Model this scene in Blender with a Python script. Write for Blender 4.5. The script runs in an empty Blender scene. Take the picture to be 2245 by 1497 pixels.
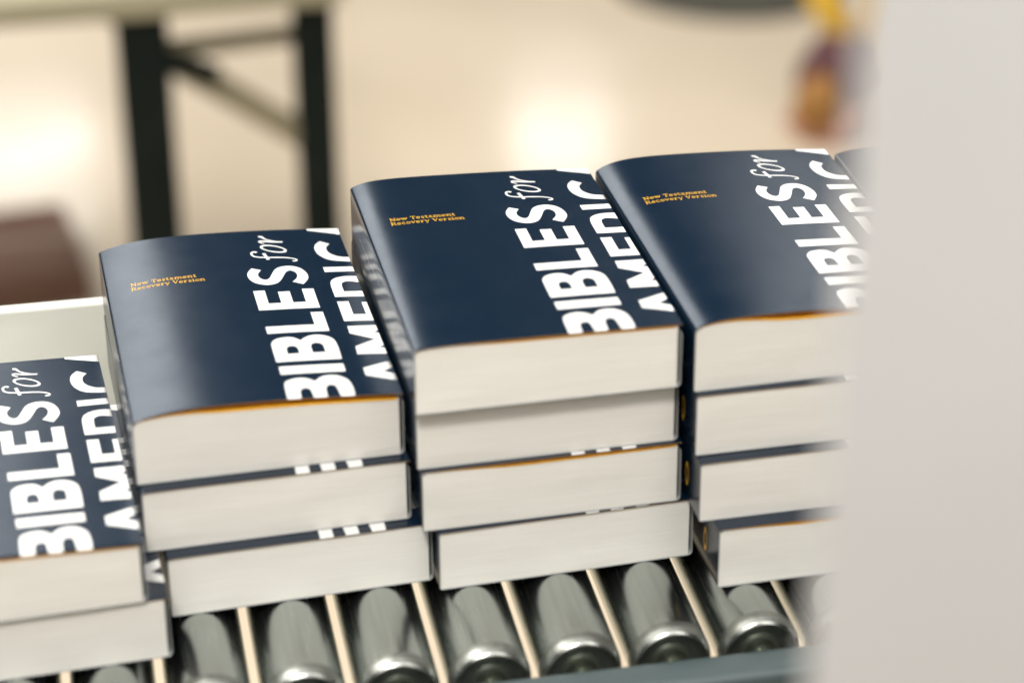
import bpy, bmesh, math, random
from mathutils import Vector, Matrix
from mathutils.geometry import tessellate_polygon
from mathutils import noise as mnoise

random.seed(7)
S = bpy.context.scene
COL = S.collection

# ------------------------------------------------------------------ camera
PW, PH, FPX = 2245.0, 1497.0, 5547.23          # photograph size and focal length in its pixels
CAM_LOC = Vector((-0.13655, -0.95160, 0.63068))
CAM_ROT = (Matrix.Rotation(-0.186497, 3, 'Z') @ Matrix.Rotation(1.088719, 3, 'X')
           @ Matrix.Rotation(-0.006709, 3, 'Z'))
cam_data = bpy.data.cameras.new('camera')
cam_data.sensor_fit = 'HORIZONTAL'
cam_data.sensor_width = 36.0
cam_data.lens = FPX / PW * 36.0
cam_data.clip_start, cam_data.clip_end = 0.02, 200.0
cam_data.dof.use_dof = True
cam_data.dof.focus_distance = 1.212
cam_data.dof.aperture_fstop = 3.8
cam_data.dof.aperture_blades = 0
cam = bpy.data.objects.new('camera', cam_data)
COL.objects.link(cam)
cam.matrix_world = Matrix.Translation(CAM_LOC) @ CAM_ROT.to_4x4()
S.camera = cam

# ------------------------------------------------------------------ world, lamps, exposure
W = bpy.data.worlds.new('World')
S.world = W
W.use_nodes = True
W.node_tree.nodes['Background'].inputs[0].default_value = (1.0, 0.97, 0.92, 1)
W.node_tree.nodes['Background'].inputs[1].default_value = 0.032
S.view_settings.view_transform = 'Standard'
S.view_settings.look = 'None'
S.view_settings.exposure = 0.0
S.view_settings.gamma = 1.0


def area(name, loc, target, sx, sy, radiance, col=(1, 0.97, 0.92)):
    d = bpy.data.lights.new(name, 'AREA')
    d.shape = 'RECTANGLE'
    d.size, d.size_y = sx, sy
    d.energy = radiance * math.pi * sx * sy
    d.color = col
    o = bpy.data.objects.new(name, d)
    COL.objects.link(o)
    o.location = loc
    v = Vector(target) - Vector(loc)
    o.rotation_euler = v.to_track_quat('-Z', 'Y').to_euler()
    return o


def polar(az, el, dist, base=(0, 0.1, 0.1)):
    a, e = math.radians(az), math.radians(el)
    return Vector(base) + dist * Vector((math.sin(a) * math.cos(e), math.cos(a) * math.cos(e), math.sin(e)))


BOOKS = (0.0, 0.08, 0.1)
area('key_lamp', Vector(BOOKS) + Vector((-0.22, -0.64, 1.0)).normalized() * 2.7, BOOKS, 0.42, 0.42, 104.0)
area('overhead_fill', (0.2, -1.2, 2.7), (0.1, 0.1, 0), 4.2, 4.2, 2.45)  # broad unseen panel added as ambient fill for the books
area('floor_fill', (-1.9, 1.8, 2.9), (0.2, 2.5, -0.8), 2.4, 2.0, 15.0, (1, 0.96, 0.89))  # added fill out of view, brightens the floor behind the books
area('left_sheen_lamp', polar(-15.0, 29, 5.0), BOOKS, 2.0, 1.5, 4.6, (0.93, 0.97, 1.0))  # large source placed to reflect as the sheen near the spines
area('right_sheen_lamp', polar(33, 29, 5.0), BOOKS, 1.9, 1.5, 2.5, (0.95, 0.98, 1.0))  # large source placed to reflect on the right-hand covers

FLOOR_Z = -0.82


def pixel_dir(u, v):
    return CAM_ROT @ Vector(((u - PW / 2) / FPX, -(v - PH / 2) / FPX, -1.0))


def at_depth(u, v, depth):
    return CAM_LOC + pixel_dir(u, v) * depth


def on_z(u, v, z):
    d = pixel_dir(u, v)
    return CAM_LOC + d * ((z - CAM_LOC.z) / d.z)


def floor_glint(name, u, v, size, size_y, radiance, height=3.1):
    """a hall lamp hung where its mirror image in the polished floor is seen in that part of the picture"""
    p = on_z(u, v, FLOOR_Z)
    d = (p - CAM_LOC).normalized()
    d.z = -d.z
    return area(name, p + d * (height / d.z), p, size, size_y, radiance, (0.97, 1, 1))


floor_glint('far_lamp', 1232, 318, 0.36, 0.21, 6.5, 2.2)
floor_glint('far_lamp', 30, 375, 0.60, 0.34, 5.0, 2.2)


# ------------------------------------------------------------------ material helpers
def mat(name, base, rough=0.5, metal=0.0, spec=0.5):
    m = bpy.data.materials.new(name)
    m.use_nodes = True
    p = m.node_tree.nodes['Principled BSDF']
    p.inputs['Base Color'].default_value = (*base, 1)
    p.inputs['Roughness'].default_value = rough
    p.inputs['Metallic'].default_value = metal
    p.inputs['Specular IOR Level'].default_value = spec
    return m


def nodes(m):
    nt = m.node_tree
    return nt, nt.nodes, nt.links, nt.nodes['Principled BSDF']


def noise_tex(m, scale, stretch=(1, 1, 1), detail=3.0, rough=0.5):
    nt, N, L, p = nodes(m)
    tc = N.new('ShaderNodeTexCoord')
    mp = N.new('ShaderNodeMapping')
    mp.inputs['Scale'].default_value = stretch
    nz = N.new('ShaderNodeTexNoise')
    nz.inputs['Scale'].default_value = scale
    nz.inputs['Detail'].default_value = detail
    nz.inputs['Roughness'].default_value = rough
    L.new(tc.outputs['Object'], mp.inputs['Vector'])
    L.new(mp.outputs['Vector'], nz.inputs['Vector'])
    return nz.outputs['Fac']


def ramp(m, fac, c0, c1, p0=0.3, p1=0.7):
    nt, N, L, p = nodes(m)
    r = N.new('ShaderNodeValToRGB')
    r.color_ramp.elements[0].position = p0
    r.color_ramp.elements[1].position = p1
    r.color_ramp.elements[0].color = (*c0, 1)
    r.color_ramp.elements[1].color = (*c1, 1)
    L.new(fac, r.inputs['Fac'])
    return r.outputs['Color']


def bump(m, fac, strength, dist, chain=None):
    nt, N, L, p = nodes(m)
    b = N.new('ShaderNodeBump')
    b.inputs['Strength'].default_value = strength
    b.inputs['Distance'].default_value = dist
    L.new(fac, b.inputs['Height'])
    if chain is not None:
        L.new(chain, b.inputs['Normal'])
    L.new(b.outputs['Normal'], p.inputs['Normal'])
    return b.outputs['Normal']


def setcol(m, sock):
    nt, N, L, p = nodes(m)
    L.new(sock, p.inputs['Base Color'])


def setrough(m, fac, a, b):
    nt, N, L, p = nodes(m)
    r = N.new('ShaderNodeMapRange')
    r.inputs['From Min'].default_value, r.inputs['From Max'].default_value = 0.3, 0.7
    r.inputs['To Min'].default_value, r.inputs['To Max'].default_value = a, b
    L.new(fac, r.inputs['Value'])
    L.new(r.outputs['Result'], p.inputs['Roughness'])


M = {}
m = M['navy'] = mat('navy_cover', (0.0022, 0.0100, 0.0230), 0.235)
f = noise_tex(m, 2600, detail=1.5)
n1 = bump(m, f, 0.10, 0.0001)
setrough(m, noise_tex(m, 38, detail=5, rough=0.7), 0.215, 0.275)
bump(m, noise_tex(m, 28, detail=2), 0.05, 0.002, n1)
m = M['white_ink'] = mat('white_ink', (0.66, 0.66, 0.645), 0.25)
bump(m, noise_tex(m, 2600, detail=1.5), 0.06, 0.0001)
m = M['gold_ink'] = mat('gold_ink', (0.62, 0.33, 0.014), 0.35)
m = M['orange_paper'] = mat('orange_endpaper', (0.76, 0.41, 0.03), 0.5)
setcol(m, ramp(m, noise_tex(m, 300), (0.72, 0.38, 0.02), (0.80, 0.44, 0.04)))
m = M['cut_edge'] = mat('cut_cover_edge', (0.30, 0.185, 0.075), 0.45)
m = M['fold'] = mat('cover_fold_edge', (0.32, 0.33, 0.33), 0.35)
m = M['pages'] = mat('page_edges', (0.80, 0.775, 0.71), 0.75)
f1 = noise_tex(m, 40, (0.5, 0.5, 34), 5, 0.72)
pc = ramp(m, f1, (0.735, 0.71, 0.65), (0.83, 0.81, 0.76), 0.25, 0.75)
nt, N, L, p = nodes(m)
oi = N.new('ShaderNodeObjectInfo'); mr = N.new('ShaderNodeMapRange'); hs = N.new('ShaderNodeHueSaturation')
mr.inputs['To Min'].default_value, mr.inputs['To Max'].default_value = 0.955, 1.03
L.new(oi.outputs['Random'], mr.inputs['Value']); L.new(mr.outputs['Result'], hs.inputs['Value']); L.new(pc, hs.inputs['Color'])
setcol(m, hs.outputs['Color'])
n1 = bump(m, f1, 0.35, 0.0004)
bump(m, noise_tex(m, 30, (1, 1, 5)), 0.12, 0.0015, n1)
m = M['steel'] = mat('zinc_steel', (0.46, 0.485, 0.46), 0.24, 1.0)
f1 = noise_tex(m, 55, (9, 0.35, 9), 4, 0.65)
setcol(m, ramp(m, f1, (0.385, 0.415, 0.40), (0.465, 0.495, 0.475), 0.3, 0.72))
setrough(m, f1, 0.215, 0.285)
bump(m, f1, 0.02, 0.0003)
m = M['shoulder'] = mat('toned_down_shoulder_steel', (0.36, 0.375, 0.35), 0.42, 1.0)  # colour darkened to hold back the lamp highlight on the roller shoulder
setcol(m, ramp(m, noise_tex(m, 210, detail=4), (0.24, 0.255, 0.24), (0.35, 0.365, 0.34)))
m = M['bright_steel'] = mat('bright_rim_steel', (0.52, 0.53, 0.50), 0.25, 1.0)
setrough(m, noise_tex(m, 160), 0.2, 0.38)
m = M['bearing'] = mat('oily_bearing', (0.24, 0.26, 0.21), 0.35, 0.9)
m = M['dark_gap'] = mat('recess_shade', (0.012, 0.014, 0.012), 0.5)  # shade inside the roller end recess, put into the colour
m = M['rail'] = mat('rail_paint', (0.070, 0.098, 0.102), 0.36)
f1 = noise_tex(m, 30, (0.4, 4, 4), 5, 0.65)
setcol(m, ramp(m, f1, (0.044, 0.064, 0.067), (0.066, 0.090, 0.094)))
setrough(m, f1, 0.3, 0.48)
m = M['pale_rail'] = mat('pale_rail_paint', (0.60, 0.60, 0.545), 0.42)
setcol(m, ramp(m, noise_tex(m, 14, (0.5, 2, 2)), (0.56, 0.56, 0.505), (0.64, 0.64, 0.585)))
m = M['floor'] = mat('floor_concrete', (0.62, 0.52, 0.385), 0.11)
f1 = noise_tex(m, 2.2, detail=5)
setcol(m, ramp(m, f1, (0.565, 0.475, 0.36), (0.66, 0.56, 0.435)))
setrough(m, noise_tex(m, 5, detail=4), 0.10, 0.17)
m = M['column'] = mat('machine_paint', (0.60, 0.565, 0.53), 0.55)
setcol(m, ramp(m, noise_tex(m, 7, detail=4), (0.492, 0.492, 0.495), (0.53, 0.53, 0.536)))
bump(m, noise_tex(m, 500), 0.1, 0.0003)
m = M['leg'] = mat('dark_green_steel', (0.012, 0.016, 0.013), 0.7, 0.0, 0.08)
setcol(m, ramp(m, noise_tex(m, 20), (0.005, 0.008, 0.0065), (0.010, 0.014, 0.0115)))
m = M['brace'] = mat('khaki_steel', (0.22, 0.195, 0.125), 0.5)
setcol(m, ramp(m, noise_tex(m, 20), (0.19, 0.17, 0.11), (0.25, 0.22, 0.145)))
m = M['top'] = mat('khaki_board', (0.21, 0.19, 0.11), 0.5)
setcol(m, ramp(m, noise_tex(m, 9, (0.3, 3, 3)), (0.25, 0.23, 0.15), (0.32, 0.295, 0.20)))
m = M['carton'] = mat('brown_carton', (0.12, 0.066, 0.040), 0.7)
setcol(m, ramp(m, noise_tex(m, 12, detail=4), (0.135, 0.070, 0.044), (0.19, 0.10, 0.068)))
m = M['tape'] = mat('parcel_tape', (0.20, 0.12, 0.07), 0.3)
m = M['rubber'] = mat('dark_rubber', (0.045, 0.043, 0.032), 0.6)
setcol(m, ramp(m, noise_tex(m, 25), (0.055, 0.052, 0.039), (0.08, 0.076, 0.058)))
m = M['yellow'] = mat('yellow_webbing', (0.55, 0.33, 0.025), 0.6)
m = M['maroon'] = mat('maroon_cloth', (0.075, 0.022, 0.028), 0.7)
m = M['ochre'] = mat('ochre_cloth', (0.27, 0.125, 0.025), 0.7)
m = M['pink'] = mat('dusty_pink_cloth', (0.42, 0.20, 0.14), 0.7)
for k in ('yellow', 'maroon', 'ochre', 'pink', 'tape'):
    c = M[k].node_tree.nodes['Principled BSDF'].inputs['Base Color'].default_value[:3]
    setcol(M[k], ramp(M[k], noise_tex(M[k], 60, detail=3), tuple(x * 0.88 for x in c), tuple(min(1, x * 1.12) for x in c)))
m = M['scuff'] = mat('white_scuff', (0.62, 0.62, 0.62), 0.5)


# ------------------------------------------------------------------ object helpers
def tag(o, label=None, cat=None, group=None, kind=None):
    if label: o['label'] = label
    if cat: o['category'] = cat
    if group: o['group'] = group
    if kind: o['kind'] = kind
    return o


def empty(name, loc=(0, 0, 0), rz=0.0):
    o = bpy.data.objects.new(name, None)
    o.empty_display_size = 0.02
    COL.objects.link(o)
    o.location = loc
    o.rotation_euler = (0, 0, rz)
    return o


def obj(name, me, parent=None):
    o = bpy.data.objects.new(name, me)
    COL.objects.link(o)
    if parent is not None:
        o.parent = parent
    return o


def mesh_from(name, verts, faces, mats, midx=None, smooth=False):
    me = bpy.data.meshes.new(name)
    me.from_pydata(verts, [], faces)
    for mm in mats:
        me.materials.append(mm)
    if midx is not None:
        me.polygons.foreach_set('material_index', midx)
    if smooth:
        me.polygons.foreach_set('use_smooth', [True] * len(me.polygons))
    me.update()
    return me


def mesh_bm(name, bm, mats, smooth_angle=None):
    me = bpy.data.meshes.new(name)
    bmesh.ops.recalc_face_normals(bm, faces=bm.faces)
    if smooth_angle is not None:
        for f_ in bm.faces:
            f_.smooth = True
        for e in bm.edges:
            if len(e.link_faces) == 2 and e.calc_face_angle(0) > smooth_angle:
                e.smooth = False
    bm.to_mesh(me)
    bm.free()
    for mm in (mats if isinstance(mats, (list, tuple)) else [mats]):
        me.materials.append(mm)
    return me


def box_bm(lo, hi, bevel=0.0, seg=2, bm=None, mtx=None):
    b = bmesh.new()
    bmesh.ops.create_cube(b, size=1.0)
    lo, hi = Vector(lo), Vector(hi)
    for v in b.verts:
        v.co = Vector((lo[i] + (v.co[i] + 0.5) * (hi[i] - lo[i]) for i in range(3)))
    if bevel > 0:
        bmesh.ops.bevel(b, geom=list(b.edges), offset=bevel, segments=seg, profile=0.5, affect='EDGES')
    if mtx is not None:
        bmesh.ops.transform(b, matrix=mtx, verts=b.verts)
    if bm is not None:
        tmp = bpy.data.meshes.new('tmp')
        b.to_mesh(tmp)
        b.free()
        bm.from_mesh(tmp)
        bpy.data.meshes.remove(tmp)
        return bm
    return b


def bar_bm(p, q, w, d, bevel=0.003, up=(0, 0, 1)):
    """square bar from p to q, w across and d deep"""
    p, q = Vector(p), Vector(q)
    z = (q - p)
    ln = z.length
    z.normalize()
    x = Vector(up).cross(z)
    if x.length < 1e-3:
        x = Vector((1, 0, 0))
    x.normalize()
    y = z.cross(x)
    mtx = Matrix((x, y, z)).transposed().to_4x4()
    mtx.translation = p
    return box_bm((-w / 2, -d / 2, 0), (w / 2, d / 2, ln), bevel, 2, None, mtx)


def lathe_bm(profile, seg=40, axis='Y', bm=None):
    """profile: list of (radius, position along the axis)"""
    b = bm or bmesh.new()
    rings = []
    for r, h in profile:
        ring = []
        for k in range(seg):
            a = 2 * math.pi * k / seg
            ring.append(b.verts.new((r * math.cos(a), h, r * math.sin(a))))
        rings.append(ring)
    for i in range(len(rings) - 1):
        for k in range(seg):
            j = (k + 1) % seg
            b.faces.new((rings[i][k], rings[i][j], rings[i + 1][j], rings[i + 1][k]))
    if profile[0][0] > 1e-5:
        b.faces.new(rings[0])
    if profile[-1][0] > 1e-5:
        b.faces.new(list(reversed(rings[-1])))
    return b


# ------------------------------------------------------------------ lettering outlines, traced on the cover, in millimetres
def spline(pts, n=6):
    """closed outline; a point (x, y, 1) is a corner, (x, y) lies on a smooth run"""
    out = []
    N_ = len(pts)
    for i in range(N_):
        p1, p2 = pts[i], pts[(i + 1) % N_]
        p0 = pts[i - 1] if len(p1) == 2 else p1
        p3 = pts[(i + 2) % N_] if len(p2) == 2 else p2
        if len(p1) == 3 and len(p2) == 3:
            out.append(p1[:2])
            continue
        for k in range(n):
            t = k / n
            out.append(tuple(0.5 * (2 * p1[c] + (p2[c] - p0[c]) * t + (2 * p0[c] - 5 * p1[c] + 4 * p2[c] - p3[c]) * t * t
                                    + (3 * p1[c] - p0[c] - 3 * p2[c] + p3[c]) * t ** 3) for c in (0, 1)))
    return out


def C_(*p):
    return [(a, b, 1) for a, b in p]


def stroke(pts, w, smooth=True, n=6):
    """open thick line as an outline; w is one width or one per point"""
    if smooth and len(pts) > 2:
        ws = list(w) if isinstance(w, (list, tuple)) else [w] * len(pts)
        dense, dw = [], []
        for i in range(len(pts) - 1):
            p0 = pts[max(i - 1, 0)]; p1 = pts[i]; p2 = pts[i + 1]; p3 = pts[min(i + 2, len(pts) - 1)]
            for k in range(n):
                t = k / n
                dense.append(tuple(0.5 * (2 * p1[c] + (p2[c] - p0[c]) * t + (2 * p0[c] - 5 * p1[c] + 4 * p2[c] - p3[c]) * t * t
                                          + (3 * p1[c] - p0[c] - 3 * p2[c] + p3[c]) * t ** 3) for c in (0, 1)))
                dw.append(ws[i] * (1 - t) + ws[i + 1] * t)
        dense.append(pts[-1]); dw.append(ws[-1])
    else:
        dense = list(pts); dw = [w] * len(pts) if not isinstance(w, (list, tuple)) else list(w)
    lf, rt = [], []
    for i, p in enumerate(dense):
        a = dense[max(i - 1, 0)]; b = dense[min(i + 1, len(dense) - 1)]
        dx, dy = b[0] - a[0], b[1] - a[1]
        l = math.hypot(dx, dy) or 1.0
        nx, ny = -dy / l * dw[i] / 2, dx / l * dw[i] / 2
        lf.append((p[0] + nx, p[1] + ny)); rt.append((p[0] - nx, p[1] - ny))
    return lf + rt[::-1]


def bowl_pair(y0, full=True):
    """the letter B read upwards; y0 is the foot of its stem"""
    o = []
    outer = C_((68.2, y0), (98.4, y0)) + [(98.7, y0 + 12.0), (97.9, y0 + 20.3), (94.6, y0 + 24.6), (90.3, y0 + 25.9),
             (86.2, y0 + 24.9)] + C_((82.4, y0 + 21.2)) + [(79.4, y0 + 24.3), (75.6, y0 + 24.9), (71.2, y0 + 23.4), (68.6, y0 + 19.6), (68.2, y0 + 13.0)]
    h1 = C_((75.0, y0 + 8.3), (79.8, y0 + 8.3), (79.8, y0 + 11.2)) + [(79.3, y0 + 14.0), (77.5, y0 + 15.0), (75.7, y0 + 14.2)] + C_((75.0, y0 + 12.0))
    h2 = C_((86.4, y0 + 8.4), (91.7, y0 + 8.4), (91.7, y0 + 12.4)) + [(91.3, y0 + 15.6), (89.1, y0 + 16.9), (87.0, y0 + 15.8)] + C_((86.4, y0 + 13.0))
    return [spline(outer), spline(h1), spline(h2)]


GLYPHS = []                                     # each: [outline, hole, hole ...]
cutB = C_((74.9, 0.1)) + [(75.1, 5.4), (76.2, 8.2), (77.9, 8.6), (79.4, 7.4)] + C_((79.9, 0.1)) + \
    C_((86.5, 0.1)) + [(86.7, 6.6), (87.8, 9.8), (89.4, 10.4), (91.1, 8.9)] + C_((91.8, 0.1)) + \
    C_((98.6, 0.1)) + [(98.9, 7.0), (97.9, 14.6), (94.4, 19.2), (90.2, 20.4), (86.1, 19.2)] + C_((82.8, 15.6)) + \
    [(79.3, 18.6), (75.6, 19.2), (71.4, 17.8), (68.8, 14.0)] + C_((68.2, 0.1))
GLYPHS.append([spline(cutB)])
GLYPHS.append([[(68.5, 22.5), (98.2, 22.5), (98.2, 31.0), (68.5, 31.0)]])                                        # I
GLYPHS.append(bowl_pair(34.6))                                                                                   # B
GLYPHS.append([[(68.1, 63.0), (97.4, 63.0), (97.4, 84.0), (91.0, 84.0), (91.0, 71.1), (68.1, 71.1)]])            # L
GLYPHS.append([[(67.6, 87.4), (96.9, 87.4), (96.9, 109.3), (90.7, 109.3), (90.7, 95.2), (85.2, 95.2), (85.2, 107.3),
                (79.0, 107.3), (79.0, 95.2), (73.6, 95.2), (73.6, 109.4), (67.5, 109.4)]])                        # E
GLYPHS.append([spline(C_((70.3, 134.5), (75.1, 131.4)) + [(72.9, 127.0), (73.3, 123.0), (75.2, 121.0), (77.1, 122.2), (78.7, 126.0),
        (81.3, 131.9), (85.2, 134.8), (90.0, 134.9), (94.1, 131.8), (96.3, 126.0), (96.1, 119.8)] + C_((92.6, 113.1), (87.4, 116.9)) +
        [(90.3, 121.6), (90.7, 126.2), (88.7, 128.9), (86.5, 127.6), (84.3, 122.4), (81.6, 117.0), (78.3, 114.6), (74.4, 114.4),
         (69.8, 117.3), (67.3, 122.8), (67.5, 129.0)])])                                                          # S
GLYPHS.append([[(106.0, 25.9), (105.9, 17.9), (119.7, 11.7), (119.7, 18.9), (115.2, 21.9), (119.7, 25.2), (119.7, 32.4)]])   # A, cut by the fore-edge
GLYPHS.append([[(105.8, 68.2), (105.6, 60.0), (116.0, 53.7), (106.1, 47.2), (105.7, 38.6), (119.7, 38.3), (119.7, 44.9), (117.4, 45.7),
                (119.7, 47.0), (119.7, 60.1), (117.6, 61.1), (119.7, 62.2), (119.7, 68.5)]])                      # M
GLYPHS.append([[(105.2, 72.4), (119.7, 72.4), (119.7, 93.2), (116.7, 93.2), (116.7, 80.4), (111.3, 80.4), (111.3, 94.4), (105.2, 94.4)]])  # E
GLYPHS.append([spline(C_((105.1, 98.3), (119.7, 98.3), (119.7, 105.3), (111.0, 105.3)) + [(111.0, 110.6), (111.7, 113.8), (114.4, 115.2)] +
        C_((119.7, 113.9), (119.7, 121.9)) + [(113.4, 122.0), (107.9, 119.4), (105.3, 113.6)] )])                 # R
GLYPHS.append([[(104.6, 126.0), (119.7, 126.4), (119.7, 132.9), (104.6, 132.6)]])                                 # I
GLYPHS.append([spline(C_((108.1, 162.7)) + [(104.9, 158.4), (103.7, 152.4), (105.2, 145.0), (110.0, 139.4)] + C_((119.7, 137.4), (119.7, 143.7)) +
        [(114.6, 144.6), (110.7, 148.8), (110.3, 154.4)] + C_((112.8, 158.7)))])                                  # C
GLYPHS.append([[(103.3, 177.1), (103.4, 174.8), (119.7, 169.2), (119.7, 177.1)]])                                 # A
FOR = [
    [stroke([(75.3, 151.4), (74.1, 152.1), (72.8, 151.4), (72.5, 149.2), (73.8, 146.7), (78.0, 145.3), (84.0, 144.8), (89.0, 144.0),
             (92.4, 142.5), (93.4, 140.9), (92.4, 139.9), (91.3, 140.4)], [1.7, 1.6, 1.3, 1.2, 1.25, 1.35, 1.5, 1.3, 1.1, 1.1, 1.3, 1.6])],
    [stroke([(78.4, 150.2), (79.8, 142.5)], 1.7, False)],
    [[(83.9 + 6.3 * math.cos(a) - 0.9 * math.sin(a), 154.8 - 1.9 * math.cos(a) + 4.6 * math.sin(a)) for a in [2 * math.pi * k / 40 for k in range(40)]],
     [(83.9 + 5.0 * math.cos(a) - 0.6 * math.sin(a), 154.8 - 1.6 * math.cos(a) + 3.0 * math.sin(a)) for a in [2 * math.pi * k / 32 for k in range(32)]]],
    [stroke([(89.6, 162.3), (84.0, 163.0), (80.6, 163.9), (78.7, 164.4), (78.2, 163.3), (79.2, 162.0), (80.5, 161.3)], [1.6, 1.7, 1.7, 1.5, 1.2, 1.1, 0.9])],
    [stroke([(86.4, 163.2), (83.0, 165.0), (81.0, 167.0), (79.8, 169.3), (78.4, 169.4)], [0.9, 1.1, 1.2, 1.7, 2.2])],
]
NBOLD = len(GLYPHS)
GLYPHS += FOR

# the small slab-serif subtitle: letters as strokes on a unit grid (cap height 1)
V, H, X = 0.235, 0.135, 0.70


def ell(cx, cy, rx, ry, a0, a1, n=12):
    return [(cx + rx * math.cos(math.radians(a0 + (a1 - a0) * k / n)), cy + ry * math.sin(math.radians(a0 + (a1 - a0) * k / n))) for k in range(n + 1)]


def sl(x, y, w=0.44):
    return ([(x - w / 2, y), (x + w / 2, y)], H)


SMALL = {
    'N': (1.35, [([(0.25, 0.06), (0.25, 0.94)], V * 0.7), ([(0.25, 0.92), (1.08, 0.06)], V * 1.1), ([(1.08, 0), (1.08, 0.94)], V * 0.7), sl(0.25, 0.07), sl(0.2, 0.93, 0.4), sl(1.1, 0.93)]),
    'e': (0.98, [(ell(0.48, 0.35, 0.36, 0.30, 0, 320), 0.17), ([(0.14, 0.36), (0.84, 0.36)], H)]),
    'w': (1.42, [([(0.16, 0.66), (0.46, 0.05)], V), ([(0.46, 0.05), (0.72, 0.66)], H), ([(0.70, 0.66), (1.0, 0.05)], V), ([(1.0, 0.05), (1.28, 0.66)], H), sl(0.2, 0.66, 0.42), sl(0.72, 0.66, 0.3), sl(1.26, 0.66, 0.34)]),
    'T': (1.2, [([(0.6, 0), (0.6, 0.94)], V), ([(0.1, 0.93), (1.1, 0.93)], H), ([(0.12, 0.96), (0.12, 0.66)], H), ([(1.08, 0.96), (1.08, 0.66)], H), sl(0.6, 0.07, 0.56)]),
    's': (0.86, [([(0.72, 0.55), (0.58, 0.64), (0.38, 0.66), (0.2, 0.56), (0.28, 0.42), (0.58, 0.32), (0.70, 0.18), (0.54, 0.05), (0.32, 0.05), (0.14, 0.17)], 0.16)]),
    't': (0.74, [([(0.3, 0.92), (0.3, 0.22), (0.38, 0.07), (0.54, 0.06), (0.66, 0.16)], 0.2), ([(0.06, 0.64), (0.62, 0.64)], H)]),
    'a': (1.0, [([(0.2, 0.56), (0.36, 0.66), (0.58, 0.64), (0.66, 0.5), (0.66, 0.14), (0.78, 0.06), (0.94, 0.08)], 0.18), (ell(0.42, 0.22, 0.24, 0.17, 0, 360), 0.14)]),
    'm': (1.74, [([(0.28, 0), (0.28, 0.66)], V), ([(0.86, 0), (0.86, 0.48), (0.74, 0.64), (0.58, 0.64), (0.34, 0.5)], 0.19), ([(1.44, 0), (1.44, 0.48), (1.32, 0.64), (1.16, 0.64), (0.92, 0.5)], 0.19), sl(0.26, 0.06, 0.46), sl(0.86, 0.06, 0.44), sl(1.46, 0.06, 0.46), sl(0.18, 0.65, 0.3)]),
    'n': (1.2, [([(0.28, 0), (0.28, 0.66)], V), ([(0.9, 0), (0.9, 0.48), (0.78, 0.64), (0.6, 0.64), (0.34, 0.5)], 0.19), sl(0.27, 0.06, 0.46), sl(0.92, 0.06, 0.46), sl(0.18, 0.65, 0.3)]),
    'R': (1.3, [([(0.3, 0), (0.3, 0.94)], V), ([(0.3, 0.93), (0.74, 0.93), (0.96, 0.82), (0.96, 0.6), (0.74, 0.48), (0.3, 0.48)], 0.15), ([(0.68, 0.48), (0.86, 0.3), (0.96, 0.1), (1.24, 0.07)], 0.2), sl(0.3, 0.07, 0.5), sl(0.24, 0.93, 0.34)]),
    'c': (0.92, [(ell(0.48, 0.35, 0.35, 0.30, 40, 320), 0.18)]),
    'o': (1.02, [(ell(0.5, 0.35, 0.37, 0.29, 0, 360, 18), 0.18)]),
    'v': (1.04, [([(0.18, 0.66), (0.52, 0.04)], V), ([(0.52, 0.04), (0.86, 0.66)], H), sl(0.2, 0.66, 0.42), sl(0.86, 0.66, 0.36)]),
    'r': (0.94, [([(0.3, 0), (0.3, 0.66)], V), ([(0.34, 0.44), (0.5, 0.62), (0.7, 0.65), (0.78, 0.54)], 0.18), sl(0.32, 0.06, 0.54), sl(0.2, 0.65, 0.3)]),
    'y': (1.04, [([(0.18, 0.66), (0.54, 0.04)], V), ([(0.9, 0.66), (0.5, -0.14), (0.34, -0.24), (0.18, -0.2)], H), sl(0.2, 0.66, 0.42), sl(0.88, 0.66, 0.36)]),
    'V': (1.3, [([(0.24, 0.94), (0.66, 0.04)], V * 1.1), ([(0.66, 0.04), (1.06, 0.94)], H), sl(0.26, 0.93, 0.46), sl(1.06, 0.93, 0.4)]),
    'i': (0.6, [([(0.3, 0), (0.3, 0.66)], V), sl(0.3, 0.06, 0.5), sl(0.2, 0.65, 0.3), ([(0.3, 0.8), (0.3, 0.98)], 0.2)]),
}


def small_line(text, x0, x1, y0, cap):
    adv = sum(0.55 if c == ' ' else SMALL[c][0] for c in text)
    k = (x1 - x0) / adv
    out, x = [], x0
    for c in text:
        if c == ' ':
            x += 0.55 * k
            continue
        for pts, w in SMALL[c][1]:
            closed = len(pts) > 4 and math.hypot(pts[0][0] - pts[-1][0], pts[0][1] - pts[-1][1]) < 1e-6
            hz = abs(pts[0][1] - pts[-1][1]) < 1e-6 and len(pts) == 2
            o = stroke(pts, w * 0.8 if hz else w * 0.74, smooth=len(pts) > 2 and not closed, n=3)
            out.append([[(x + px * k, y0 + py * cap) for px, py in o]])
        x += SMALL[c][0] * k
    return out


SUB = small_line('New Testament', 11.7, 43.3, 128.6, 3.3) + small_line('Recovery Version', 11.5, 47.1, 124.0, 3.3)


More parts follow.
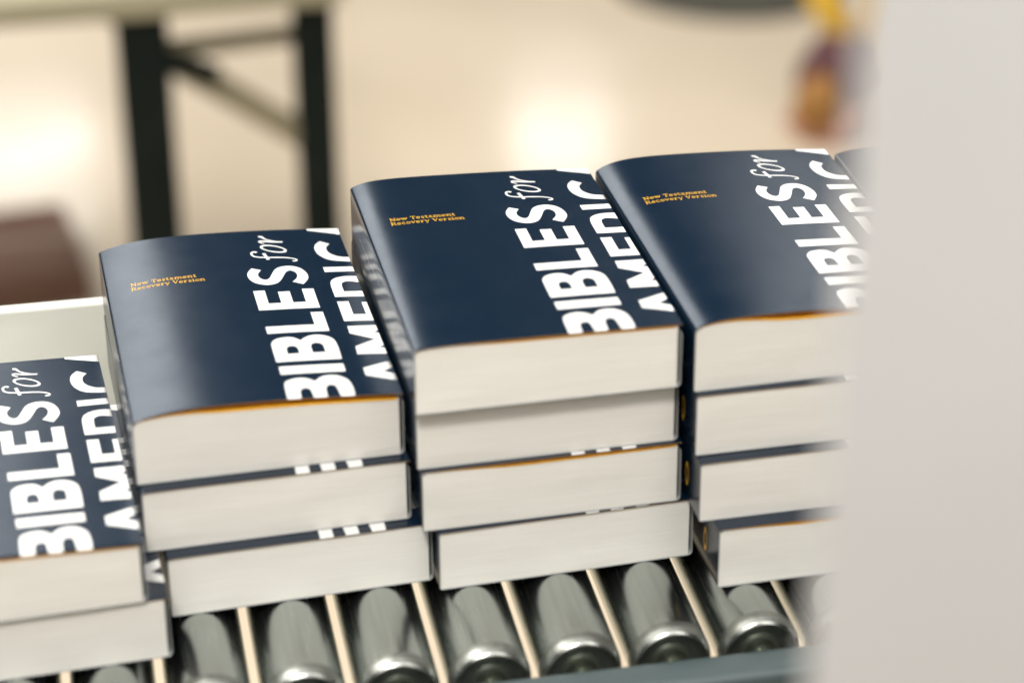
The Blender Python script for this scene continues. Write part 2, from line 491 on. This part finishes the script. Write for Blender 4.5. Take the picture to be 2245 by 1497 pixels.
def flat_glyphs(glyphs, grid_x, grid_y):
    """triangulate the outlines and cut them along the cover's own grid, so that they follow its bends"""
    bm = bmesh.new()
    for loops in glyphs:
        L3 = [[Vector((x, y, 0)) for x, y in lp] for lp in loops]
        flat = [v for lp in L3 for v in lp]
        vs = [bm.verts.new(v) for v in flat]
        for t in tessellate_polygon(L3):
            try:
                bm.faces.new([vs[i] for i in t])
            except ValueError:
                pass
    xs = [v.co.x for v in bm.verts]; ys = [v.co.y for v in bm.verts]
    for gx in grid_x:
        if min(xs) < gx < max(xs):
            bmesh.ops.bisect_plane(bm, geom=bm.verts[:] + bm.edges[:] + bm.faces[:], plane_co=(gx, 0, 0), plane_no=(1, 0, 0))
    for gy in grid_y:
        if min(ys) < gy < max(ys):
            bmesh.ops.bisect_plane(bm, geom=bm.verts[:] + bm.edges[:] + bm.faces[:], plane_co=(0, gy, 0), plane_no=(0, 1, 0))
    for f_ in bm.faces:
        if f_.normal.z < 0:
            f_.normal_flip()
    bm.verts.index_update()
    V_ = [v.co.copy() for v in bm.verts]
    F_ = [[v.index for v in f_.verts] for f_ in bm.faces]
    bm.free()
    return V_, F_


# ------------------------------------------------------------------ the book
BW, BD, BT, TC = 119.6, 177.0, 30.5, 0.32      # millimetres: width, height of the page, thickness, cover board
GX = [1.0, 1.7, 2.6, 3.7, 5, 7, 9.5, 12.5, 16, 20, 25, 30, 36, 42, 48, 54, 60, 66, 72, 78, 84, 90, 96, 102, 108, 113, 117, BW]
GY = [0, 0.35, 0.8, 1.4, 2.2, 4, 8, 14, 22, 32, 44, 58, 74, 92, 110, 128, 144, 158, 168, 174, BD]
def inset(loop, d, hole):
    n_ = len(loop)
    ar = sum(loop[i][0] * loop[(i + 1) % n_][1] - loop[(i + 1) % n_][0] * loop[i][1] for i in range(n_))
    sgn = (1 if ar > 0 else -1) * (-1 if hole else 1)
    out = []
    for i in range(n_):
        (ax, ay), (bx, by), (cx_, cy_) = loop[i - 1], loop[i], loop[(i + 1) % n_]
        n1 = (-(by - ay), bx - ax); n2 = (-(cy_ - by), cx_ - bx)
        l1 = math.hypot(*n1) or 1; l2 = math.hypot(*n2) or 1
        nx, ny = n1[0] / l1 + n2[0] / l2, n1[1] / l1 + n2[1] / l2
        l = math.hypot(nx, ny) or 1
        k = min(1.6, 2 / max(l, 0.5) / 1.0)
        mx, my = nx / l * k * d * sgn * 0.7, ny / l * k * d * sgn * 1.25
        keep_x = bx > 119.0
        keep_y = by < 0.4 or by > 177.0
        out.append((bx if keep_x else bx + mx, by if keep_y else by + my))
    return out


GLYPHS = [[inset(lp, 0.42 if gi < NBOLD else 0.10, q > 0) for q, lp in enumerate(g)] for gi, g in enumerate(GLYPHS)]
TITLE = flat_glyphs(GLYPHS, GX, GY)
SUBTITLE = flat_glyphs(SUB, GX, GY)


class Shape:
    def __init__(s, front=0.0, back=0.0, bulge_f=0.4, bulge_b=0.4, tau=0.07, gap=0.5, skew=0.0, base=-0.5, burr=0.5, seed=0):
        s.front, s.back, s.bf, s.bb, s.tau, s.gap, s.skew, s.base, s.burr, s.seed = front, back, bulge_f, bulge_b, tau, gap, skew, base, burr, seed

    def arch(s, x):
        t = min(max(x / BW, 0), 1)
        return (1 - math.exp(-t / s.tau)) * (1 - t * t) * 1.2

    def top(s, x, y, burr=True):
        q = min(max(y / BD, 0), 1)
        t = min(max(x / BW, 0), 1)
        z = BT + s.base + s.front * (1 - q) + s.back * t * q + s.arch(x) * (s.bf * (1 - q) + s.bb * q) + s.skew * t * (1 - q)
        if s.bf > 1:
            z += 0.12 * mnoise.noise(Vector((x * 0.03 + s.seed, y * 0.022, s.seed)))
        if burr and y < 1.4:
            z -= s.burr * ((1.4 - y) / 1.4) ** 2
        return z

    def block_top(s, x, y):
        q = min(max(y / BD, 0), 1)
        t = min(max(x / BW, 0), 1)
        g = s.gap * min(1.0, 0.08 + (t / 0.36) ** 1.4) * (1 - 0.25 * t ** 4) * math.exp(-y / 70.0)
        return s.top(x, y, False) - TC - 0.06 - g


def build_book_meshes(sh):
    k = 0.001
    # cover: one sheet swept along y (fore-edge of front cover -> spine -> back cover -> folded fore-edge lip)

    def profile(y):
        P = [(x, sh.top(x, y)) for x in reversed(GX)]
        th = math.atan2(sh.top(GX[0] + 0.3, y) - sh.top(GX[0], y), 0.3)
        th = min(max(th, 0.0), 0.75)
        r = GX[0] / (1 - math.sin(th))
        zc = sh.top(GX[0], y) - r * math.cos(th)
        P += [(r - r * math.sin(a), zc + r * math.cos(a)) for a in [th + (1.4 - th) * q for q in (0.25, 0.5, 0.75, 1.0)]]
        sp = 0.25 * math.sin(math.pi * min(1, max(0, (y - 0) / BD)))
        for zz in (0.82, 0.62, 0.42, 0.22):
            P.append((-sp * 0.6, 1.5 + (zc - 1.5) * zz))
        P += [(1.3 - 1.3 * math.cos(a), 1.3 - 1.3 * math.sin(a)) for a in [math.radians(d) for d in (10, 40, 70, 90)]]
        P += [(x, 0.0) for x in (10, 30, 60, 90, 110, BW - 2.2)]
        P += [(BW - 2.2 + 2.2 * math.sin(a), 2.2 - 2.2 * math.cos(a)) for a in [math.radians(d) for d in (25, 50, 75, 90)]]
        lipx = 0.22 * math.sin(y * 0.05 + sh.seed)
        P += [(BW - 0.1 + lipx * zz, 2.2 + (BT * 0.86 - 2.2) * zz) for zz in (0.3, 0.6, 0.85, 1.0)]
        return P

    rows = [profile(y) for y in GY]
    npf = len(rows[0])

    def offset(P):
        out = []
        for i, p in enumerate(P):
            a = P[max(i - 1, 0)]; b = P[min(i + 1, len(P) - 1)]
            dx, dy = b[0] - a[0], b[1] - a[1]
            l = math.hypot(dx, dy) or 1
            out.append((p[0] - dy / l * TC, p[1] + dx / l * TC))
        return out
    inner = [offset(P) for P in rows]
    V_, F_, MI = [], [], []
    ny = len(GY)
    for P, y in zip(rows, GY):
        V_ += [(x * k, y * k, z * k) for x, z in P]
    off = len(V_)
    for P, y in zip(inner, GY):
        V_ += [(x * k, y * k, z * k) for x, z in P]
    for j in range(ny - 1):
        for i in range(npf - 1):
            a = j * npf + i
            F_.append((a, a + 1, a + npf + 1, a + npf)); MI.append(0)
            b = off + a
            F_.append((b, b + npf, b + npf + 1, b + 1)); MI.append(1 if i < len(GX) - 1 else 3)
    # cut edges, on their own vertices so that they stay crisp
    def strip(ia, ib, m_):
        for q in range(len(ia) - 1):
            o = len(V_)
            V_.extend([V_[ia[q]], V_[ia[q + 1]], V_[ib[q + 1]], V_[ib[q]]])
            F_.append((o, o + 1, o + 2, o + 3)); MI.append(m_)
    r0 = list(range(npf)); r1 = [(ny - 1) * npf + i for i in range(npf)]
    nfront = len(GX)
    strip(r0[:nfront], [off + i for i in r0[:nfront]], 2)
    strip(r0[nfront - 1:], [off + i for i in r0[nfront - 1:]], 3)
    strip(r1[::-1], [off + i for i in r1[::-1]], 2)
    e0 = [j * npf for j in range(ny)]; e1 = [j * npf + npf - 1 for j in range(ny)]
    strip(e0[::-1], [off + i for i in e0[::-1]], 0)
    strip(e1, [off + i for i in e1], 3)
    cover = mesh_from('cover', V_, F_, [M['navy'], M['orange_paper'], M['cut_edge'], M['fold']], MI, True)

    def ink(name, data, mm, eps=0.05):
        VV, FF = data
        vs = [(min(v.x, BW - 0.15) * k, v.y * k, (sh.top(v.x, v.y) + eps) * k) for v in VV]
        return mesh_from(name, vs, FF, [mm], None, True)
    title = ink('title_lettering', TITLE, M['white_ink'])
    sub = ink('subtitle_lettering', SUBTITLE, M['gold_ink'])

    # page block: a bundle of leaves, top follows the cover, faces a little uneven
    xs = [TC + 0.25, 1.0, 2.5, 5, 9, 14, 20, 28, 38, 48, 58, 68, 78, 88, 98, 106, 112, 115.5, BW - 2.6, BW - 1.9]
    zs = [0, 0.04, 0.12, 0.25, 0.4, 0.55, 0.7, 0.83, 0.93, 1.0]
    bm = bmesh.new()
    y1 = BD - 0.5

    def P(x, y, t):
        zt = sh.block_top(x, y)
        zb = TC + 0.05
        if x < 1.2:
            zt -= 1.6
        return zb + (zt - zb) * t

    def wob(x, t):
        return 0.35 * mnoise.noise(Vector((x * 0.03 + sh.seed * 3.1, t * 2.2, sh.seed))) + 0.10 * mnoise.noise(Vector((x * 0.11, t * 14, sh.seed)))
    front = [[bm.verts.new((x * k, (0.55 + wob(x, t)) * k, P(x, 0, t) * k)) for x in xs] for t in zs]
    back = [[bm.verts.new((x * k, y1 * k, P(x, BD, t) * k)) for x in xs] for t in zs]
    mid = {}
    ys = [14, 44, 92, 140]
    for y in ys:
        mid[y] = ([bm.verts.new((x * k, y * k, P(x, y, 1) * k)) for x in xs], [bm.verts.new((xs[0] * k, y * k, P(xs[0], y, t) * k)) for t in zs],
                  [bm.verts.new((xs[-1] * k, y * k, P(xs[-1], y, t) * k)) for t in zs])
    nx, nz = len(xs), len(zs)
    for j in range(nz - 1):
        for i in range(nx - 1):
            bm.faces.new((front[j][i], front[j][i + 1], front[j + 1][i + 1], front[j + 1][i]))
            bm.faces.new((back[j][i + 1], back[j][i], back[j + 1][i], back[j + 1][i + 1]))
    seq_t = [front[-1]] + [mid[y][0] for y in ys] + [back[-1]]
    seq_l = [[r_[0] for r_ in front]] + [mid[y][1] for y in ys] + [[r_[0] for r_ in back]]
    seq_r = [[r_[-1] for r_ in front]] + [mid[y][2] for y in ys] + [[r_[-1] for r_ in back]]
    for a, b in zip(seq_t, seq_t[1:]):
        for i in range(nx - 1):
            bm.faces.new((a[i], a[i + 1], b[i + 1], b[i]))
    for s_, fl in ((seq_l, 0), (seq_r, 1)):
        for a, b in zip(s_, s_[1:]):
            for j in range(nz - 1):
                bm.faces.new((a[j], a[j + 1], b[j + 1], b[j]) if fl else (b[j], b[j + 1], a[j + 1], a[j]))
    bmesh.ops.remove_doubles(bm, verts=bm.verts, dist=1e-7)
    block = mesh_bm('page_block', bm, [M['pages']], math.radians(50))

    # orange endpaper lying on the leaves
    bm = bmesh.new()
    ex = xs[3:-1]
    ey = [0.25, 14, 44, 92, 140, BD - 0.6]
    up = [[bm.verts.new((x * k, y * k, (sh.block_top(x, y) + 0.06) * k)) for x in ex] for y in ey]
    dn = [[bm.verts.new((x * k, y * k, (sh.block_top(x, y) + 0.005 - (0.10 if y < 0.5 else 0)) * k)) for x in ex] for y in ey[:1]]
    for a, b in zip(up, up[1:]):
        for i in range(len(ex) - 1):
            bm.faces.new((a[i], a[i + 1], b[i + 1], b[i]))
    for i in range(len(ex) - 1):
        bm.faces.new((dn[0][i], dn[0][i + 1], up[0][i + 1], up[0][i]))
    endp = mesh_bm('endpaper', bm, [M['orange_paper']], math.radians(40))

    # gold oval mark printed at the foot of the spine
    bm = bmesh.new()
    zc, yc = BT * 0.46, 20.0
    for rad_o, rad_i in ((1.0, 0.62),):
        o = [bm.verts.new((-0.30 * k, (yc + 2.5 * math.cos(a) * rad_o) * k, (zc + 6.2 * math.sin(a) * rad_o) * k)) for a in [2 * math.pi * q / 28 for q in range(28)]]
        i_ = [bm.verts.new((-0.30 * k, (yc + 2.5 * math.cos(a) * rad_i) * k, (zc + 6.2 * math.sin(a) * rad_i) * k)) for a in [2 * math.pi * q / 28 for q in range(28)]]
        for q in range(28):
            w_ = (q + 1) % 28
            bm.faces.new((o[q], o[w_], i_[w_], i_[q]))
    mark = mesh_bm('spine_emblem', bm, [M['gold_ink']])
    return dict(cover=cover, title=title, sub=sub, block=block, endp=endp, mark=mark)


def make_book(meshes, loc, yaw, label, group, emblem=False):
    root = empty('book', loc, yaw)
    tag(root, label, 'book', group)
    c = obj('cover', meshes['cover'], root)
    obj('title_lettering', meshes['title'], c)
    obj('subtitle_lettering', meshes['sub'], c)
    if emblem:
        obj('spine_emblem', meshes['mark'], c)
    p = obj('page_block', meshes['block'], root)
    obj('endpaper', meshes['endp'], p)
    return root


T = 0.03066
GRP = 'navy paperback books stacked on the roller conveyor'
sh_a = Shape(0.3, 0.0, 4.6, 5.0, 0.135, 3.6, 0.0, 0.0, 0.15, 1)
sh_b = Shape(1.0, -0.8, 1.4, 3.2, 0.055, 1.7, 0.0, 0.0, 0.35, 2)
sh_c = Shape(0.6, 0.0, 3.6, 5.0, 0.07, 3.6, 0.0, 0.0, 0.15, 3)
sh_l = Shape(0.3, -2.6, 1.4, 1.4, 0.07, 1.5, -2.6, 0.8, 0.35, 4)
sh_d = Shape(0.3, 0.0, 2.4, 2.4, 0.07, 0.8, 0.0, 0.0, 0.6, 5)
LOWS = [build_book_meshes(Shape(0.0, 0.0, 0.12, 0.12, 0.07, 0.28, 0.0, 0.0, 0.4, 6)),
        build_book_meshes(Shape(0.0, -0.2, 0.10, 0.12, 0.10, 0.45, -0.25, 0.0, 0.45, 11)),
        build_book_meshes(Shape(-0.1, 0.0, 0.14, 0.10, 0.05, 0.20, 0.05, -0.05, 0.35, 17)),
        build_book_meshes(Shape(-0.25, 0.0, 0.12, 0.10, 0.16, 0.60, 0.2, -0.05, 0.5, 23)),
        build_book_meshes(Shape(0.0, 0.0, 0.12, 0.10, 0.08, 1.9, 0.0, 0.0, 0.1, 29))]

book_a = make_book(build_book_meshes(sh_a), (-0.1218, 0.0168, 2 * T), 0.034,
                   'top book of the three-high stack, glossy pale sheen over its spine half', GRP)
book_b = make_book(build_book_meshes(sh_b), (0.0, 0.0, 3 * T), 0.0216,
                   'top book of the middle four-high stack, fully visible dark navy cover', GRP)
book_c = make_book(build_book_meshes(sh_c), (0.1238, -0.0036, 3 * T), 0.030,
                   'top book right of the middle stack, its cover lettering running behind the pale column', GRP)
book_l = make_book(build_book_meshes(sh_l), (-0.2412, -0.0367, T), 0.0625,
                   'leftmost top book, cut by the left frame edge, lowest of the upturned covers', GRP)
book_d = make_book(build_book_meshes(sh_d), (0.2425, -0.008, 3 * T), 0.010,
                   'book at far right with only its back spine corner showing beside the pale column', GRP)
rest = [
    (0.0008, 0.0055, 2 * T, 0.025, 'second book down in the middle stack, shadow of the top book across its pages'),
    (0.0024, 0.0028, T, 0.0314, 'third book down in the middle stack, thin orange strip above its pages'),
    (0.0092, 0.0008, 0, 0.0548, 'bottom book of the middle stack, resting on the steel rollers and shifted right'),
    (-0.1203, 0.0102, T, 0.0433, 'middle book of the three-high stack, white letter ends showing above its pages'),
    (-0.1116, 0.0030, 0, 0.0593, 'bottom book of the three-high stack, resting on the rollers with a rounded lower corner'),
    (0.1244, -0.0069, 2 * T, 0.018, 'second book down in the right stack beside the pale column'),
    (0.1254, -0.0134, T, 0.022, 'third book down in the right stack beside the pale column'),
    (0.1328, -0.0219, 0, 0.030, 'bottom book of the right stack, pushed out frontward, orange edge line above its pages'),
    (-0.2325, -0.0345, 0, 0.060, 'lower book at the bottom left corner, under the leftmost cover'),
    (0.2500, -0.0120, 2 * T, 0.012, 'book hidden behind the pale column, directly under the far right cover'),
    (0.2510, -0.0160, T, 0.014, 'book hidden behind the pale column, third from the top of the far right stack'),
    (0.2590, -0.0240, 0, 0.020, 'book hidden behind the pale column, bottom of the far right stack on the rollers'),
]
for i, (x, y, z, a, lab) in enumerate(rest):
    bk = make_book(LOWS[4 if i in (1, 7) else (i * 3 + 1) % 4], (x, y, z), a, lab, GRP, emblem=5 <= i <= 7)

# scuff along the spine of the middle top book
bm = bmesh.new()
px = [(90, 19.5), (97, 20.3), (104, 18.9), (113, 18.2), (119, 16.6), (127, 17.6), (134, 16.0), (142, 17.2), (150, 15.9)]
for a, b in zip(px, px[1:]):
    if random.random() < 0.85:
        w_ = random.uniform(0.12, 0.3)
        q = [(a[0], a[1]), (b[0] - 1.5, b[1] + 0.4), (b[0] - 1.5, b[1] + 0.4 + w_), (a[0], a[1] + w_ * 0.6)]
        bm.faces.new([bm.verts.new((-0.00036, u * 0.001, v * 0.001)) for u, v in q])
obj('scuff', mesh_bm('scuff', bm, [M['scuff']]), [c for c in book_b.children if c.name.startswith('cover')][0])

# ------------------------------------------------------------------ roller conveyor
PIT, X0, RR = 0.040833, -0.078664, 0.01865
conv = empty('roller_conveyor', (0, 0, FLOOR_Z))
tag(conv, 'roller conveyor with bare steel rollers, dark near rail and pale far guard under the books', 'conveyor')
Y_IN, Y_OUT = -0.0515, 0.196
tube = bmesh.new()
prof = [(RR * 0.865, Y_IN + 0.0040), (RR * 0.865, Y_IN + 0.0006), (RR * 0.88, Y_IN), (RR * 0.905, Y_IN + 0.0002), (RR * 0.925, Y_IN + 0.0008),
        (RR * 0.94, Y_IN + 0.0010), (RR * 0.945, Y_IN + 0.0022), (RR * 0.966, Y_IN + 0.0029), (RR * 0.986, Y_IN + 0.0040), (RR * 0.997, Y_IN + 0.0056), (RR, Y_IN + 0.0078), (RR, Y_IN + 0.014), (RR, 0.07),
        (RR, Y_OUT - 0.005), (RR * 0.96, Y_OUT - 0.001), (RR * 0.8, Y_OUT)]
tube = lathe_bm(prof, 56)
tube_me = mesh_bm('roller', tube, [M['steel'], M['bright_steel'], M['shoulder']], math.radians(50))
for pl in tube_me.polygons:
    if pl.center.y < Y_IN + 0.0013:
        pl.material_index = 1
    elif pl.center.y < Y_IN + 0.0075:
        pl.material_index = 2
cap = lathe_bm([(0.0, Y_IN + 0.0012), (RR * 0.16, Y_IN + 0.0012), (RR * 0.20, Y_IN + 0.0022), (RR * 0.34, Y_IN + 0.0024), (RR * 0.40, Y_IN + 0.0014), (RR * 0.47, Y_IN + 0.0016),
                (RR * 0.52, Y_IN + 0.0042), (RR * 0.62, Y_IN + 0.0060), (RR * 0.86, Y_IN + 0.0064)], 40)
cap_me = mesh_bm('bearing_cap', cap, [M['bearing'], M['dark_gap']], math.radians(35))
for pl in cap_me.polygons:
    if math.hypot(pl.center.x, pl.center.z) > RR * 0.5:
        pl.material_index = 1
axle = lathe_bm([(0.0, Y_IN - 0.0072), (RR * 0.13, Y_IN - 0.0072), (RR * 0.15, Y_IN - 0.0066), (RR * 0.15, Y_IN + 0.002), (0.0, Y_IN + 0.002)], 6)
axle_me = mesh_bm('axle', axle, [M['bright_steel']], math.radians(30))
ring = lathe_bm([(RR * 0.150, Y_IN - 0.0028), (RR * 0.27, Y_IN - 0.0028), (RR * 0.27, Y_IN + 0.0012), (RR * 0.150, Y_IN + 0.0012)], 24)
ring_me = mesh_bm('axle_washer', ring, [M['bearing']], math.radians(30))
for kk in range(-10, 16):
    o = obj('roller', tube_me, conv)
    o.location = (X0 + (kk + 0.5) * PIT, 0, -RR - FLOOR_Z)
    o.rotation_euler = (0, random.uniform(0, 6.28), 0)
    obj('bearing_cap', cap_me, o)
    obj('axle', axle_me, o)
    obj('axle_washer', ring_me, o)
XL, XR = X0 - 10.4 * PIT, X0 + 16.4 * PIT
zr = -0.0085 - FLOOR_Z
near = box_bm((XL, -0.0795, zr - 0.085), (XR, -0.0592, zr), 0.0042, 4)
obj('near_rail', mesh_bm('near_rail', near, [M['rail']], math.radians(40)), conv)
far = box_bm((XL, 0.2025, zr - 0.085), (XR, 0.2105, 0.0600 - FLOOR_Z), 0.002, 4)
obj('far_guard', mesh_bm('far_guard', far, [M['pale_rail']], math.radians(40)), conv)
for lx in (XL + 0.05, XR - 0.05):
    for ly in (-0.070, 0.2065):
        b_ = box_bm((lx - 0.02, ly - 0.009, 0), (lx + 0.02, ly + 0.009, zr - 0.0852), 0.003)
        obj('leg', mesh_bm('leg', b_, [M['rail']], math.radians(40)), conv)
    b_ = box_bm((lx - 0.012, -0.0605, 0.30), (lx + 0.012, 0.1970, 0.33), 0.003)
    obj('cross_brace', mesh_bm('cross_brace', b_, [M['rail']], math.radians(40)), conv)

# ------------------------------------------------------------------ floor
bm = bmesh.new()
bmesh.ops.create_grid(bm, x_segments=8, y_segments=8, size=30)
fl = obj('floor', mesh_bm('floor', bm, [M['floor']]))
fl.location = (0, 8, FLOOR_Z)
tag(fl, kind='structure')

# ------------------------------------------------------------------ pale machine column close to the camera
P0 = at_depth(1830, 748, 0.54)
right = CAM_ROT @ Vector((1, 0, 0)); right.z = 0; right.normalize()
ang = math.atan2(right.y, right.x)
col = empty('machine_column', (P0.x, P0.y, FLOOR_Z), ang - math.radians(11))
tag(col, 'pale warm grey machine column close to the camera, blurred along the right side', 'column')
pb = box_bm((0, 0, 0.0085), (0.26, 0.11, 2.0), 0.004, 3)
zv = P0.z - FLOOR_Z
for v in pb.verts:                              # the post widens towards its foot
    if v.co.x < 0.1:
        v.co.x -= (zv - v.co.z) * 0.024
obj('post', mesh_bm('post', pb, [M['column']], math.radians(40)), col)
obj('foot_plate', mesh_bm('foot_plate', box_bm((-0.08, -0.04, 0), (0.30, 0.15, 0.008), 0.002, 2), [M['rail']], math.radians(40)), col)

# ------------------------------------------------------------------ steel stand far behind
A0 = at_depth(306, 20, 2.60)
zt = A0.z
B0 = on_z(681, -6, zt)
u_ = (B0 - A0); u_.z = 0; u_.normalize()
w_ = Vector((-u_.y, u_.x, 0))
st = empty('steel_stand', (A0.x, A0.y, FLOOR_Z), math.atan2(u_.y, u_.x))
tag(st, 'blurred low stand with dark steel legs and khaki braces on the floor behind the books', 'stand')
LB = (B0 - A0).length
hh = zt - FLOOR_Z


def part(name, bm_, mm):
    return obj(name, mesh_bm(name, bm_, [mm], math.radians(40)), st)


part('leg', box_bm((-0.027, -0.02, 0), (0.027, 0.02, hh), 0.003), M['leg'])
part('leg', box_bm((LB - 0.0205, -0.016, 0), (LB + 0.0205, 0.016, hh), 0.003), M['leg'])
# rear legs stand straight behind the front ones as seen along the aisle
va = Vector((A0.x - CAM_LOC.x, A0.y - CAM_LOC.y, 0)).normalized(); vb = Vector((B0.x - CAM_LOC.x, B0.y - CAM_LOC.y, 0)).normalized()
ra = (va.dot(u_) * 0.5, va.dot(w_) * 0.5); rb = (vb.dot(u_) * 0.5, vb.dot(w_) * 0.5)
part('leg', box_bm((ra[0] - 0.016, ra[1] - 0.012, 0), (ra[0] + 0.016, ra[1] + 0.012, hh), 0.003), M['leg'])
part('leg', box_bm((LB + rb[0] - 0.010, rb[1] - 0.010, 0), (LB + rb[0] + 0.010, rb[1] + 0.010, hh), 0.003), M['leg'])
part('top_board', box_bm((-0.55, -0.035, hh + 0.0005), (LB + 0.03, 0.54, hh + 0.030), 0.004), M['top'])


def stand_local(u, v):
    """point in the stand's front plane under that pixel"""
    d = pixel_dir(u, v)
    n_ = w_
    t = ((A0 - CAM_LOC).dot(n_)) / d.dot(n_)
    p = CAM_LOC + d * t - Vector((A0.x, A0.y, FLOOR_Z))
    return p.dot(u_), p.z


a = stand_local(352, 118); b = stand_local(662, 296)
part('diagonal_brace', bar_bm((a[0], 0.0, a[1]), (b[0], 0.0, b[1]), 0.026, 0.020, 0.002, (0, 1, 0)), M['brace'])
a = stand_local(352, 128); b = stand_local(662, 92)
part('cross_bar', bar_bm((a[0], 0.024, a[1]), (b[0], 0.024, b[1]), 0.018, 0.016, 0.002, (0, 1, 0)), M['brace'])
a = stand_local(352, 116); b = stand_local(476, 158)
part('gusset_plate', bar_bm((a[0], -0.013, a[1]), (b[0], -0.013, b[1]), 0.024, 0.004, 0.001, (0, 1, 0)), M['leg'])
a = stand_local(250, 40); b = stand_local(140, 12)
part('gusset_plate', bar_bm((a[0], 0, a[1]), (b[0], 0, b[1]), 0.010, 0.014, 0.001, (0, 1, 0)), M['leg'])

# ------------------------------------------------------------------ brown carton on the floor
P = on_z(60, 690, FLOOR_Z)
ct = empty('carton', (P.x, P.y, FLOOR_Z), 0.12)
tag(ct, 'blurred brown cardboard carton on the floor at the left frame edge', 'carton')
obj('box_body', mesh_bm('box_body', box_bm((-0.34, 0, 0), (0.085, 0.22, 0.047), 0.004), [M['carton']], math.radians(40)), ct)
for ya, yb in ((0.004, 0.108), (0.112, 0.216)):
    obj('flap', mesh_bm('flap', box_bm((-0.335, ya, 0.0473), (0.080, yb, 0.0505), 0.001), [M['carton']], math.radians(40)), ct)
obj('tape_strip', mesh_bm('tape_strip', box_bm((-0.335, 0.09, 0.0508), (0.080, 0.13, 0.0513)), [M['tape']]), ct)

# ------------------------------------------------------------------ round dark mat near the top of the picture
P = on_z(1600, -42, FLOOR_Z)
b_ = lathe_bm([(0.0, 0.0), (0.20, 0.0), (0.205, 0.006), (0.20, 0.020), (0.185, 0.023), (0.178, 0.018), (0.0, 0.018)], 56)
bmesh.ops.rotate(b_, cent=(0, 0, 0), matrix=Matrix.Rotation(math.radians(90), 3, 'X'), verts=b_.verts)
o = obj('floor_mat', mesh_bm('floor_mat', b_, [M['rubber']], math.radians(40)))
o.location = (P.x, P.y, FLOOR_Z + 0.0005)
tag(o, 'blurred round dark rubber mat on the floor at the top right', 'mat')


# ------------------------------------------------------------------ soft bag with a yellow strap
def lump(c, r_, seed, amp=0.16, name='bag_body'):
    b = bmesh.new()
    bmesh.ops.create_icosphere(b, subdivisions=4, radius=1.0)
    for v in b.verts:
        n_ = v.co.normalized()
        d = 1 + amp * mnoise.noise(n_ * 1.7 + Vector((seed, 0, 0))) + amp * 0.5 * mnoise.noise(n_ * 4.1 + Vector((0, seed, 0)))
        v.co = Vector((c[0] + n_.x * r_[0] * d, c[1] + n_.y * r_[1] * d, max(0.0, c[2] + n_.z * r_[2] * d)))
    return b


P = on_z(1815, 318, FLOOR_Z)
bag = empty('bag', (P.x, P.y, FLOOR_Z), ang)
tag(bag, 'blurred maroon and ochre cloth bag with yellow strap on the floor beyond the right stack', 'bag')
obj('bag_body', mesh_bm('bag_body', lump((0.026, 0.05, 0.092), (0.068, 0.05, 0.064), 2.3), [M['maroon']], 3), bag)
obj('bag_base', mesh_bm('bag_base', lump((0.008, 0.03, 0.030), (0.062, 0.045, 0.042), 5.1), [M['pink']], 3), bag)
obj('side_pocket', mesh_bm('side_pocket', lump((-0.012, 0.004, 0.062), (0.040, 0.030, 0.044), 8.7), [M['ochre']], 3), bag)
path = [(0.035, 0.05, 0.128), (0.045, 0.05, 0.150), (0.020, 0.05, 0.168), (-0.002, 0.05, 0.190), (-0.018, 0.06, 0.225), (-0.014, 0.07, 0.262), (0.020, 0.08, 0.285), (0.06, 0.08, 0.27), (0.078, 0.07, 0.2), (0.062, 0.06, 0.12)]
pts = []
for i in range(len(path) - 1):
    p0, p1, p2, p3 = (Vector(path[max(i - 1, 0)]), Vector(path[i]), Vector(path[i + 1]), Vector(path[min(i + 2, len(path) - 1)]))
    for q in range(6):
        t = q / 6
        pts.append(0.5 * (2 * p1 + (p2 - p0) * t + (2 * p0 - 5 * p1 + 4 * p2 - p3) * t * t + (3 * p1 - p0 - 3 * p2 + p3) * t ** 3))
b_ = bmesh.new()
prev = None
for i, p in enumerate(pts):
    tg = (pts[min(i + 1, len(pts) - 1)] - pts[max(i - 1, 0)]).normalized()
    sd = tg.cross(Vector((0, 1, 0))).normalized()
    ring_ = [b_.verts.new(p + sd * sx * 0.024 + Vector((0, sy * 0.003, 0))) for sx, sy in ((-1, -1), (1, -1), (1, 1), (-1, 1))]
    if prev:
        for q in range(4):
            b_.faces.new((prev[q], prev[(q + 1) % 4], ring_[(q + 1) % 4], ring_[q]))
    prev = ring_
obj('strap', mesh_bm('strap', b_, [M['yellow']], math.radians(40)), bag)
